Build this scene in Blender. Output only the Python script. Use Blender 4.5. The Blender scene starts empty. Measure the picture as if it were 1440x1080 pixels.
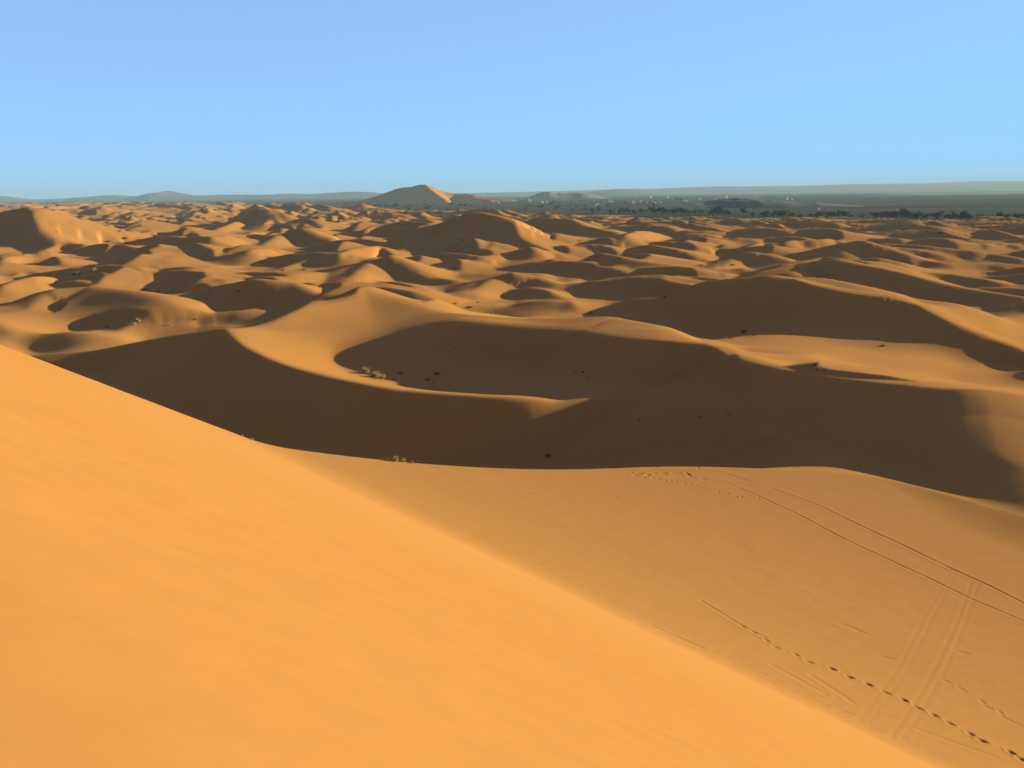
import bpy, bmesh, math, random
import numpy as np

# ------------------------------------------------------------------ camera
PW, PH, FPX = 1440.0, 1080.0, 1198.0          # photograph size and focal length in its pixels
CAM_Z = 40.0                                   # eye height above the dune floor
PITCH = math.atan(268.0 / FPX)
ROLL = math.radians(0.62)
scene = bpy.context.scene
cam_data = bpy.data.cameras.new("camera")
cam = bpy.data.objects.new("camera", cam_data)
scene.collection.objects.link(cam)
cam_data.sensor_width = 36.0
cam_data.lens = 36.0 * FPX / PW
cam_data.clip_start = 0.1
cam_data.clip_end = 60000
cam.location = (0, 0, CAM_Z)
_f = np.array([0, math.cos(PITCH), -math.sin(PITCH)])
_r0 = np.array([1.0, 0, 0]); _u0 = np.cross(_r0, _f)
_r = _r0 * math.cos(ROLL) - _u0 * math.sin(ROLL)
_u = _u0 * math.cos(ROLL) + _r0 * math.sin(ROLL)
from mathutils import Matrix, Vector
cam.matrix_world = Matrix(((_r[0], _u[0], -_f[0], 0), (_r[1], _u[1], -_f[1], 0), (_r[2], _u[2], -_f[2], CAM_Z), (0, 0, 0, 1)))
scene.camera = cam

def project(x, y, z):
    dx, dy, dz = x, y, z - CAM_Z
    d = np.maximum(dx * _f[0] + dy * _f[1] + dz * _f[2], 1e-3)
    return (PW / 2 + FPX * (dx * _r[0] + dy * _r[1] + dz * _r[2]) / d,
            PH / 2 - FPX * (dx * _u[0] + dy * _u[1] + dz * _u[2]) / d)

def ray(px, py):
    d = _f + _r * ((px - PW / 2) / FPX) + _u * ((PH / 2 - py) / FPX)
    return d
def at_z(px, py, z):
    d = ray(px, py); t = (z - CAM_Z) / d[2]
    return np.array([d[0] * t, d[1] * t, z])
def at_y(px, py, y):
    d = ray(px, py); t = y / d[1]
    return np.array([d[0] * t, y, CAM_Z + d[2] * t])

# ------------------------------------------------------------------ sun and sky
SUN_AZ = math.radians(68)      # to the right of the view direction
SUN_EL = math.radians(10.5)
SX, SY = math.sin(SUN_AZ), math.cos(SUN_AZ)
TANE = math.tan(SUN_EL)
sun_data = bpy.data.lights.new("sun", 'SUN')
sun_data.energy = 4.85
sun_data.angle = math.radians(0.6)
sun_data.color = (0.98, 1.0, 0.69)
sun = bpy.data.objects.new("sun", sun_data)
scene.collection.objects.link(sun)
sun.rotation_euler = Vector((-SX * math.cos(SUN_EL), -SY * math.cos(SUN_EL), -math.sin(SUN_EL))).to_track_quat('-Z', 'Y').to_euler()

world = bpy.data.worlds.new("World")
scene.world = world
world.use_nodes = True
wn = world.node_tree
wn.nodes.clear()
sky = wn.nodes.new('ShaderNodeTexSky')
sky.sky_type = 'NISHITA'
sky.sun_disc = False
sky.sun_elevation = SUN_EL
sky.sun_rotation = SUN_AZ
sky.altitude = 6000
sky.air_density = 1.0
sky.dust_density = 0.0
sky.ozone_density = 3.0
EXPO = 1.83
# the photograph's sky is bright and almost even: roll off the highlights, c / (c + k), then tint
ad = wn.nodes.new('ShaderNodeVectorMath'); ad.operation = 'ADD'; ad.inputs[1].default_value = (0.1, 0.65, 1.0)
dv = wn.nodes.new('ShaderNodeVectorMath'); dv.operation = 'DIVIDE'
ml = wn.nodes.new('ShaderNodeVectorMath'); ml.operation = 'MULTIPLY'
_k = 1.0 / (2 ** EXPO * 0.1)
ml.inputs[1].default_value = (0.315 / 0.925 * _k, 0.62 / 0.80 * _k, 1.04 / 0.83 * _k)
bg = wn.nodes.new('ShaderNodeBackground')
bg.inputs['Strength'].default_value = 0.1
wo = wn.nodes.new('ShaderNodeOutputWorld')
wn.links.new(sky.outputs[0], ad.inputs[0]); wn.links.new(sky.outputs[0], dv.inputs[0])
wn.links.new(ad.outputs[0], dv.inputs[1]); wn.links.new(dv.outputs[0], ml.inputs[0])
wn.links.new(ml.outputs[0], bg.inputs[0])
wn.links.new(bg.outputs[0], wo.inputs[0])
vs = scene.view_settings
vs.view_transform = 'Standard'
vs.look = 'None'
vs.exposure = EXPO
vs.gamma = 1.0

# ------------------------------------------------------------------ noise
rng = np.random.RandomState(7)
_tab = rng.rand(256, 256)
def vnoise(x, y):
    xi = np.floor(x).astype(np.int64); yi = np.floor(y).astype(np.int64)
    fx = x - xi; fy = y - yi
    fx = fx * fx * fx * (fx * (fx * 6 - 15) + 10); fy = fy * fy * fy * (fy * (fy * 6 - 15) + 10)
    a = _tab[xi & 255, yi & 255]; b = _tab[(xi + 1) & 255, yi & 255]
    c = _tab[xi & 255, (yi + 1) & 255]; d = _tab[(xi + 1) & 255, (yi + 1) & 255]
    return (a + (b - a) * fx) * (1 - fy) + (c + (d - c) * fx) * fy - 0.5
def fbm(x, y, o=4):
    s = 0; a = 1.0
    for k in range(o):
        s = s + a * vnoise(x * 2 ** k + 17.3 * k, y * 2 ** k + 5.1 * k); a *= 0.5
    return s

# ------------------------------------------------------------------ terrain grid: fan of rows, finer where seen large
Y0 = 10.0
def make_cols(st, n_out, fine=1.0):
    inner = [-0.66]
    while inner[-1] < 0.72:
        f = np.interp(inner[-1], [0.05, 0.14], [1.0, fine])
        inner.append(inner[-1] + st * f)
    g = 1.0 + 3.4 / n_out
    ol, orr = [inner[0]], [inner[-1]]
    s = st
    for k in range(n_out):
        s *= g; ol.append(ol[-1] - s); orr.append(orr[-1] + s)
    return np.array(ol[:0:-1] + list(inner) + orr[1:])
def make_rows(ya, yb, kmul, lo, hi):
    ys = [ya]
    while ys[-1] < yb:
        y = ys[-1]
        c = 40 * FPX / (y + Y0)
        ys.append((y + Y0) * math.exp(1.0 / (kmul * min(max(c, lo), hi))) - Y0)
    return np.array(ys)

def fd(z, ax):                     # forward difference, zero at the far edge
    o = np.zeros_like(z)
    if ax == 0: o[:-1] = z[1:] - z[:-1]
    else: o[:, :-1] = z[:, 1:] - z[:, :-1]
    return o
def fdT(v, ax):
    o = np.zeros_like(v)
    if ax == 0:
        o[:-1] -= v[:-1]; o[1:] += v[:-1]
    else:
        o[:, :-1] -= v[:, :-1]; o[:, 1:] += v[:, :-1]
    return o

def seg_dist(x, y, pts):
    """distance to a polyline, its parameter height and the signed side (right of travel positive)"""
    best = np.full(x.shape, 1e18); hz = np.zeros(x.shape); sd = np.zeros(x.shape)
    for (p, q) in zip(pts[:-1], pts[1:]):
        dx, dy = q[0] - p[0], q[1] - p[1]
        L2 = dx * dx + dy * dy + 1e-9
        t = np.clip(((x - p[0]) * dx + (y - p[1]) * dy) / L2, 0, 1)
        ex = x - p[0] - t * dx; ey = y - p[1] - t * dy
        d2 = ex * ex + ey * ey
        m = d2 < best
        best = np.where(m, d2, best)
        hz = np.where(m, p[2] + t * (q[2] - p[2]), hz)
        sd = np.where(m, (dy * ex - dx * ey) / math.sqrt(L2), sd)
    return np.sqrt(best), hz, sd

def smax(a, b, k):
    h = np.clip(0.5 + 0.5 * (a - b) / k, 0, 1)
    return b + (a - b) * h + k * h * (1 - h)
def smin(a, b, k):
    return -smax(-a, -b, k)

def auto_h(px, py, foot, slope=0.5, zf=0.0):
    """height of a crest whose face toward us ends at image row `foot`"""
    yf = at_z(px, foot, zf)[1]
    d = ray(px, py); k = -d[2] / d[1]
    if k <= 1e-4: k = 1e-4
    return max((CAM_Z / k - yf + zf / slope) / (1 / slope + 1 / k), 0.5)

FACE_P = np.array([14.7, 26.7]); FACE_N = np.array([0.75, 0.66])      # toe line of the near face and its downslope direction
def shelf_z(u):
    up = np.maximum(u, -10)
    return 20.0 - 0.30 * up / (1 + np.maximum(up, 0) / 45.0)
def on_shelf(px, py):
    d = ray(px, py); lo, hi = 20.0, 140.0
    for _ in range(40):
        y = 0.5 * (lo + hi); x = d[0] / d[1] * y; z = CAM_Z + d[2] / d[1] * y
        u = (x - FACE_P[0]) * FACE_N[0] + (y - FACE_P[1]) * FACE_N[1]
        if z > shelf_z(u): lo = y
        else: hi = y
    return x, y, z
def caster(spx, spy, col):
    """point of the crest above image column `col` whose shadow falls at the given place on the shelf"""
    x, y, z = on_shelf(spx, spy)
    m = (col - PW / 2) / FPX * 1.045
    d = (m * y - x) / (SX - m * SY)
    return (x + SX * d, y + SY * d, z + TANE * d)

# crest lines, as (column, row, foot row) with the near face on the right of travel ... or explicit height as negative foot
RIDGES = [
    # the long horseshoe ridge round the bowl, running on into the near right dune
    dict(p=[(322,461,600),(345,463,575),(400,448,550),(480,415,525),(510,401,515),(560,415,522),(620,435,530),(700,443,540),(790,447,548),(870,444,556),(930,443,575),(955,452,600),(985,479,625),(1030,487,640),(1045,500,-11.4),(1100,518,-12),(1180,530,-13),(1250,536,-14.2)], f=0.5, b=0.3, r=3.0),
    dict(p=[(1140,525,-12.4),(1180,530,-13),(1250,536,-14.2),(1320,541,-15.6)], f=0.48, b=0.28, r=8.0),
    dict(p=[(1230,535,-13.8),(1300,539.5,-15.2),(1378,546,-17.2),caster(1215,655,1393),caster(1300,688,1440),caster(1440,735,1525),caster(1560,780,1700)], f=0.42, b=0.22, r=15.0),
    # its front arm, facing us
    dict(p=[(60,498,-6.5),(130,486,-8.5),(180,474,-10),(240,466,-11.5),(322,461,600),(345,481,-12),(400,508,-10.5),(470,527,-9.2),(560,543,-9),(660,551,-8.6),(740,557,-7.8),(800,562,-6.8),(860,569,-5.6),(930,577,-4.6),(1000,585,-4)], f=0.66, b=0.3, r=1.6),
    # big right-hand dune
    dict(p=[(880,424,-2),(930,412,460),(985,397,470),(1040,391,478),(1075,388,484),(1115,390,490),(1180,402,497),(1230,411,502),(1275,417,506),(1300,432,508),(1350,458,512),(1400,478,514),(1440,493,518),(1500,515,-3)], f=0.5, b=0.3, r=3.0),
    dict(p=[(1116,380,-9),(1140,366,405),(1175,361,418),(1217,372,422),(1260,381,424),(1317,397,430),(1359,406,432),(1440,418,440),(1500,425,-3)], f=0.5, b=0.3, r=3.0),
    dict(p=[(1186,352,-8),(1202,336,374),(1213,336,376),(1240,343,376),(1268,354,376),(1290,364,378),(1330,369,-4),(1400,369,-3),(1440,374,-3)], f=0.5, b=0.3, r=3.0),
    dict(p=[(1240,341,-6),(1286,344,362),(1317,348,367),(1369,351,369),(1400,357,369),(1440,363,-4)], f=0.5, b=0.3, r=3.0),
    # middle field
    dict(p=[(843,356,-7),(880,363,390),(930,371,392),(975,376,-5),(1040,378,-4)], f=0.5, b=0.25, r=2.0),
    dict(p=[(1003,378,-3),(1030,364,378),(1055,352,378),(1075,356,378),(1110,367,-4)], f=0.5, b=0.3, r=3.0),
    dict(p=[(600,316,350),(640,304,352),(671,297,356),(700,302,357),(725,312,358),(750,322,-15),(775,336,-8)], f=0.5, b=0.3, r=3.0),
    dict(p=[(660,330,352),(704,320,356),(722,326,358),(750,342,360),(785,357,-3)], f=0.5, b=0.3, r=3.0),
    dict(p=[(485,392,-5),(520,366,395),(545,357,396),(570,367,396),(600,384,397),(640,393,-3)], f=0.5, b=0.3, r=3.0),
    dict(p=[(367,346,-4),(395,328,349),(425,317,349),(447,328,349),(470,337,-6),(540,336,-4)], f=0.5, b=0.3, r=3.0),
    dict(p=[(658,412,-4),(692,389,413),(720,382,413),(755,390,412),(785,399,-4)], f=0.5, b=0.3, r=3.0),
    dict(p=[(816,405,-3),(850,391,410),(900,389,411),(940,392,-4)], f=0.5, b=0.3, r=3.0),
    dict(p=[(235,414,-6),(300,399,440),(350,390,447),(412,397,446),(444,411,-7)], f=0.5, b=0.3, r=3.0),
    dict(p=[(-60,310,-21),(0,297,352),(38,288,352),(48,299,-28.5),(56,320,-17),(80,337,-8)], f=0.55, b=0.3, r=4.0),
    dict(p=[(340,302,-13.4),(358,292,318),(378,288,320),(395,296,-20)], f=0.5, b=0.3, r=3.0),
    dict(p=[(760,304,-16.2),(800,306,330),(820,316,331),(868,326,-5)], f=0.5, b=0.3, r=3.0),
    dict(p=[(0,432,-4),(60,412,-7),(130,400,-9),(190,406,-9),(250,418,-8),(325,430,-5)], f=0.4, b=0.35, r=5.0),
]

# shaded regions traced on the photograph: where the ground turns away from the sun
DARK = [
 (2,[(0,298),(20,292),(38,288),(48,294),(43,298),(47,310),(55,322),(67,330),(60,340),(57,352),(0,352)]),
 (2,[(62,349),(90,341),(110,340),(150,343),(200,346),(210,343),(203,352),(180,350),(155,348),(130,354),(118,356),(60,353)]),
 (2,[(222,348),(230,342),(245,334),(270,331),(285,331),(305,330),(330,330),(324,342),(345,348),(385,351),(430,357),(415,362),(390,366),(340,366),(300,363),(265,356),(245,358),(215,359)]),
 (2,[(250,333),(275,330),(300,323),(320,316),(335,311),(338,320),(345,325),(370,325),(362,328),(310,328)]),
 (3,[(0,364),(20,358),(45,353),(80,354),(110,358),(80,363),(60,370),(30,366),(20,370),(0,374)]),
 (4,[(0,402),(20,394),(45,389),(72,389),(82,392),(70,402),(50,415),(35,425),(0,430)]),
 (3,[(5,395),(20,386),(38,381),(60,386),(72,388),(45,391),(20,397)]),
 (3,[(115,382),(128,376),(137,381),(126,386)]),
 (3,[(205,384),(240,376),(300,373),(335,373),(320,380),(300,385),(260,388),(220,388)]),
 (4,[(112,463),(146,449),(177,438),(208,442),(217,447),(188,457),(162,464)]),
 (3,[(0,455),(12,463),(25,470),(60,468),(112,467),(135,470),(177,472),(146,482),(100,490),(42,496),(0,482)]),
 (2,[(183,463),(250,453),(300,447),(300,462),(279,463),(275,458),(210,462)]),
 (2,[(235,418),(240,409),(260,403),(300,399),(340,391),(352,391),(383,398),(412,398),(428,404),(444,412),(460,409),(488,401),(506,401),(498,409),(467,422),(425,435),(383,452),(337,461),(300,461),(300,447),(320,439),(331,430),(325,426),(300,423)]),
 (3,[(345,390),(394,378),(425,380),(410,385),(380,391)]),
 (2,[(450,407),(482,399),(520,397),(555,396),(580,402),(605,412),(610,420),(595,424),(569,413),(525,400)]),
 (3,[(481,394),(492,384),(520,368),(545,360),(560,370),(580,382),(602,389),(605,396),(560,395),(508,395)]),
 (2,[(394,377),(420,367),(437,362),(483,357),(500,346),(545,345),(521,352),(527,358),(556,358),(545,363),(508,371),(470,375),(427,380)]),
 (3,[(367,347),(383,334),(417,322),(446,330),(462,338),(448,345),(433,349),(394,349)]),
 (2,[(444,322),(473,312),(494,308),(490,312),(505,320),(487,325),(456,325)]),
 (2,[(455,327),(510,323),(512,321),(556,309),(600,312),(600,334),(550,334),(487,332),(460,330)]),
 (2,[(371,321),(373,311),(383,306),(390,311),(400,317),(390,322)]),
 (2,[(340,303),(358,292),(377,288),(392,291),(395,299),(412,300),(383,304),(348,307)]),
 (2,[(442,311),(444,305),(462,303),(470,309),(458,313)]),
 (2,[(510,303),(521,297),(546,305),(530,306)]),
 (2,[(412,299),(430,293),(442,296),(425,300)]),
 (2,[(560,320),(600,315),(642,305),(671,297),(688,302),(700,302),(725,313),(737,321),(704,321),(719,325),(727,334),(750,345),(779,357),(677,356),(677,347),(662,345),(650,351),(627,350),(612,348),(600,349),(600,343),(629,332),(600,331),(560,334)]),
 (2,[(754,307),(767,303),(800,307),(815,315),(865,322),(867,329),(850,330),(819,325),(787,319),(762,312)]),
 (2,[(790,346),(835,332),(871,334),(893,324),(907,323),(932,328),(911,334),(930,339),(909,347),(880,348),(829,348)]),
 (2,[(600,355),(627,353),(677,357),(750,357),(725,363),(700,369),(673,375),(648,370),(612,363)]),
 (2,[(744,363),(760,359),(823,361),(805,357),(820,351),(845,351),(843,358),(870,364),(900,368),(935,374),(975,378),(1040,378),(1053,378),(1026,385),(975,387),(880,389),(840,391),(800,393),(783,392),(784,382),(770,380),(725,379),(690,383),(650,390),(600,392),(625,385),(672,377),(700,369),(720,366)]),
 (3,[(656,413),(692,390),(715,384),(750,390),(777,399),(767,405),(725,412)]),
 (3,[(816,407),(821,397),(850,391),(900,390),(925,392),(935,400),(905,405),(880,409),(863,410)]),
 (3,[(644,434),(673,429),(717,420),(729,413),(800,410),(815,429),(850,428),(880,424),(911,417),(953,405),(988,396),(1055,390),(1072,387),(1115,390),(1120,394),(1140,403),(1160,408),(1203,417),(1265,424),(1286,428),(1307,440),(1348,461),(1390,478),(1440,494),(1440,516),(1400,514),(1355,512),(1330,505),(1280,502),(1200,501),(1130,500),(1050,495),(1040,490),(1025,485),(985,479),(968,467),(955,453),(943,445),(925,442),(880,443),(820,446),(745,445),(690,440)]),
 (4,[(465,505),(475,490),(520,478),(560,468),(600,458),(630,452),(660,452),(720,458),(780,464),(840,473),(880,479),(940,482),(985,484),(1005,490),(1020,500),(1035,497),(1038,508),(1100,520),(1180,533),(1250,541),(1330,546),(1375,549),(1385,560),(1392,600),(1400,640),(1440,660),(1440,735),(1380,715),(1300,688),(1240,665),(1180,641),(1100,645),(1000,652),(900,657),(830,661),(740,661),(640,656),(560,650),(460,638),(380,628),(95,515),(125,500),(180,485),(240,472),(310,463),(318,465),(330,478),(345,490),(375,505),(420,522),(480,535),(560,548),(640,556),(700,561),(770,567),(800,562),(770,557),(700,553),(640,547),(560,537),(525,530),(500,523),(480,517)]),
 (2,[(1095,516),(1140,510),(1160,520),(1240,528),(1290,537),(1200,531)]),
 (2,[(1385,538),(1440,522),(1440,541)]),
 (2,[(1116,388),(1116,375),(1140,366),(1157,361),(1175,361),(1188,364),(1217,373),(1244,379),(1282,389),(1317,398),(1359,407),(1440,421),(1440,428),(1400,430),(1344,433),(1296,427),(1284,420),(1273,415),(1223,410),(1180,402),(1140,394)]),
 (2,[(1365,435),(1440,428),(1440,443),(1400,442)]),
 (2,[(1188,362),(1190,349),(1202,338),(1213,337),(1228,345),(1265,357),(1286,370),(1284,376),(1234,374),(1215,370)]),
 (2,[(1244,345),(1286,345),(1317,349),(1369,352),(1396,357),(1411,365),(1380,367),(1348,369),(1327,367),(1296,360),(1269,351)]),
 (2,[(1359,372),(1390,372),(1417,378),(1417,382),(1380,381)]),
 (2,[(1367,391),(1380,388),(1440,387),(1440,404),(1417,400)]),
 (2,[(1007,377),(1026,367),(1053,356),(1067,356),(1109,367),(1078,372),(1067,376),(1047,377)]),
 (2,[(909,347),(932,339),(963,338),(980,342),(1013,346),(1015,351),(997,357),(970,359),(938,357),(920,352)]),
 (2,[(1055,349),(1061,340),(1105,340),(1111,337),(1172,335),(1185,340),(1175,348),(1101,349),(1074,352)]),
 (2,[(1005,334),(1034,332),(1057,334),(1053,347),(1015,345)]),
]

def box_blur(a, r):
    if r < 1: return a
    k = 2 * r + 1
    for ax in (0, 1):
        p = np.concatenate([np.repeat(np.take(a, [0], ax), r + 1, ax), a, np.repeat(np.take(a, [-1], ax), r, ax)], ax)
        c = np.cumsum(p, ax)
        n = a.shape[ax]
        a = (np.take(c, range(k, k + n), ax) - np.take(c, range(0, n), ax)) / k
    return a

MASK_Y0 = 270
def paint_mask():
    """shade map over the photograph's plane: 1 lit, 0 shaded"""
    W, H = 1440, 480
    out = np.ones((H, W))
    yy, xx = np.mgrid[0:H, 0:W]
    X = xx + 0.5; Y = yy + 0.5 + MASK_Y0
    for s, poly in DARK:
        p = np.array(poly, float)
        x0, x1 = int(max(p[:, 0].min() - 14, 0)), int(min(p[:, 0].max() + 14, W))
        y0, y1 = int(max(p[:, 1].min() - MASK_Y0 - 14, 0)), int(min(p[:, 1].max() - MASK_Y0 + 14, H))
        xs, ys = X[y0:y1, x0:x1], Y[y0:y1, x0:x1]
        ins = np.zeros(xs.shape, bool)
        q = np.roll(p, -1, 0)
        for (ax, ay), (bx, by) in zip(p, q):
            if ay == by: continue
            c = ((ay > ys) != (by > ys)) & (xs < (bx - ax) * (ys - ay) / (by - ay) + ax)
            ins ^= c
        m = ins.astype(float)
        m = box_blur(box_blur(m, s - 1), s - 1) if s > 2 else box_blur(m, 1)
        out[y0:y1, x0:x1] = np.minimum(out[y0:y1, x0:x1], 1 - m)
    return out

def bilinear(img, u, v):
    H, W = img.shape
    u = np.clip(u, 0, W - 1.001); v = np.clip(v, 0, H - 1.001)
    i = u.astype(int); j = v.astype(int); fu = u - i; fv = v - j
    return (img[j, i] * (1 - fu) + img[j, i + 1] * fu) * (1 - fv) + (img[j + 1, i] * (1 - fu) + img[j + 1, i + 1] * fu) * fv

# foreground outline: everything under this line is the near dune and its shelf
EDGE = np.array([(-400,340),(0,485),(190,557),(380,628),(460,638),(560,650),(640,656),(740,661),(830,661),(920,656),(1000,652),(1100,646),(1180,641),(1240,665),(1300,688),(1380,715),(1440,735),(1900,900)], float)

def polygon_ridges():
    """most shaded patches hang under a crest: their upper outline is the crest, the lower one its foot"""
    out = []
    for s_, poly in DARK:
        p = np.array(poly, float)
        w = p[:, 0].max() - p[:, 0].min()
        if w < 14 or w > 330 or p[:, 1].max() > 447: continue
        q = np.roll(p, -1, 0)
        n = int(np.clip(w / 14, 4, 9))
        line = []
        for x in np.linspace(p[:, 0].min() + 1.5, p[:, 0].max() - 1.5, n):
            ys = [ay + (x - ax) / (bx - ax) * (by - ay) for (ax, ay), (bx, by) in zip(p, q) if (ax - x) * (bx - x) < 0]
            if len(ys) >= 2: line.append((float(x), min(ys), max(ys) + 0.5))
        if len(line) >= 2:
            hs = np.array([auto_h(x, a_, b_) for x, a_, b_ in line])
            for _ in range(2):
                hp = np.pad(hs, 1, mode='edge'); hs = (hp[:-2] + 2 * hp[1:-1] + hp[2:]) / 4
            line = [(int(round(x)), a_, -min(max(h_, 0.8), 15.0)) for (x, a_, b_), h_ in zip(line, hs)]
            run_ = [line[0]]
            for q0, q1 in zip(line[:-1], line[1:]):          # never join crests that lie far apart in depth
                ra = at_z(q1[0], q1[1], -q1[2])[1] / at_z(q0[0], q0[1], -q0[2])[1]
                if not 0.84 < ra < 1.19:
                    if len(run_) > 1: out.append(dict(p=run_, f=0.52, b=0.27, r=1.0, w=0.7))
                    run_ = []
                run_.append(q1)
            if len(run_) > 1: out.append(dict(p=run_, f=0.52, b=0.27, r=1.0, w=0.7))
    return out

FILLERS = []
_fr = random.Random(33)
for _k in range(430):
    _y = 300 * math.exp(_fr.uniform(0, 1.3)); _a = _fr.uniform(-0.8, 0.9)
    _L = _fr.uniform(26, 84) * (0.8 + _y / 1300.0)
    FILLERS.append((_a * (_y + Y0), _y, _L, _L * _fr.uniform(0.065, 0.11), _fr.uniform(-0.05, 0.3), _fr.gauss(0, 0.35)))
def far_rows(px):
    """above these image rows the dunes are too many and too small to map one by one"""
    return np.interp(px, [0, 200, 420, 560, 700, 900, 1000, 1180, 1440], [316, 316, 316, 316, 314, 322, 328, 334, 344])
def small_dunes(x, y):
    """short crescent dunes: gentle toward the sun, steep away from it"""
    z = 0
    for lam_, h, sd in ((52.0, 6.4, 0.0), (29.0, 3.2, 71.0), (125.0, 15.0, 23.0)):
        w = 0.85 * lam_ * fbm(x / (2.6 * lam_) + sd, y / (2.6 * lam_) + sd, 3)
        s_ = (x * SX + y * SY) + w * 1.6
        ph = (s_ / lam_) % 1.0
        saw = np.where(ph < 0.3, ph / 0.3, (1 - ph) / 0.7)
        am = np.clip(0.72 + 1.7 * fbm(x / (1.1 * lam_) + 31 + sd, y / (1.5 * lam_) + 9, 3), 0, 1.4)
        z = z + h * saw * am * (np.clip((y - 1200) / 700, 0, 1) if lam_ > 100 else np.clip((2600 - y) / 1200, 0.25, 1))
    return z - 3.0

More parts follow.
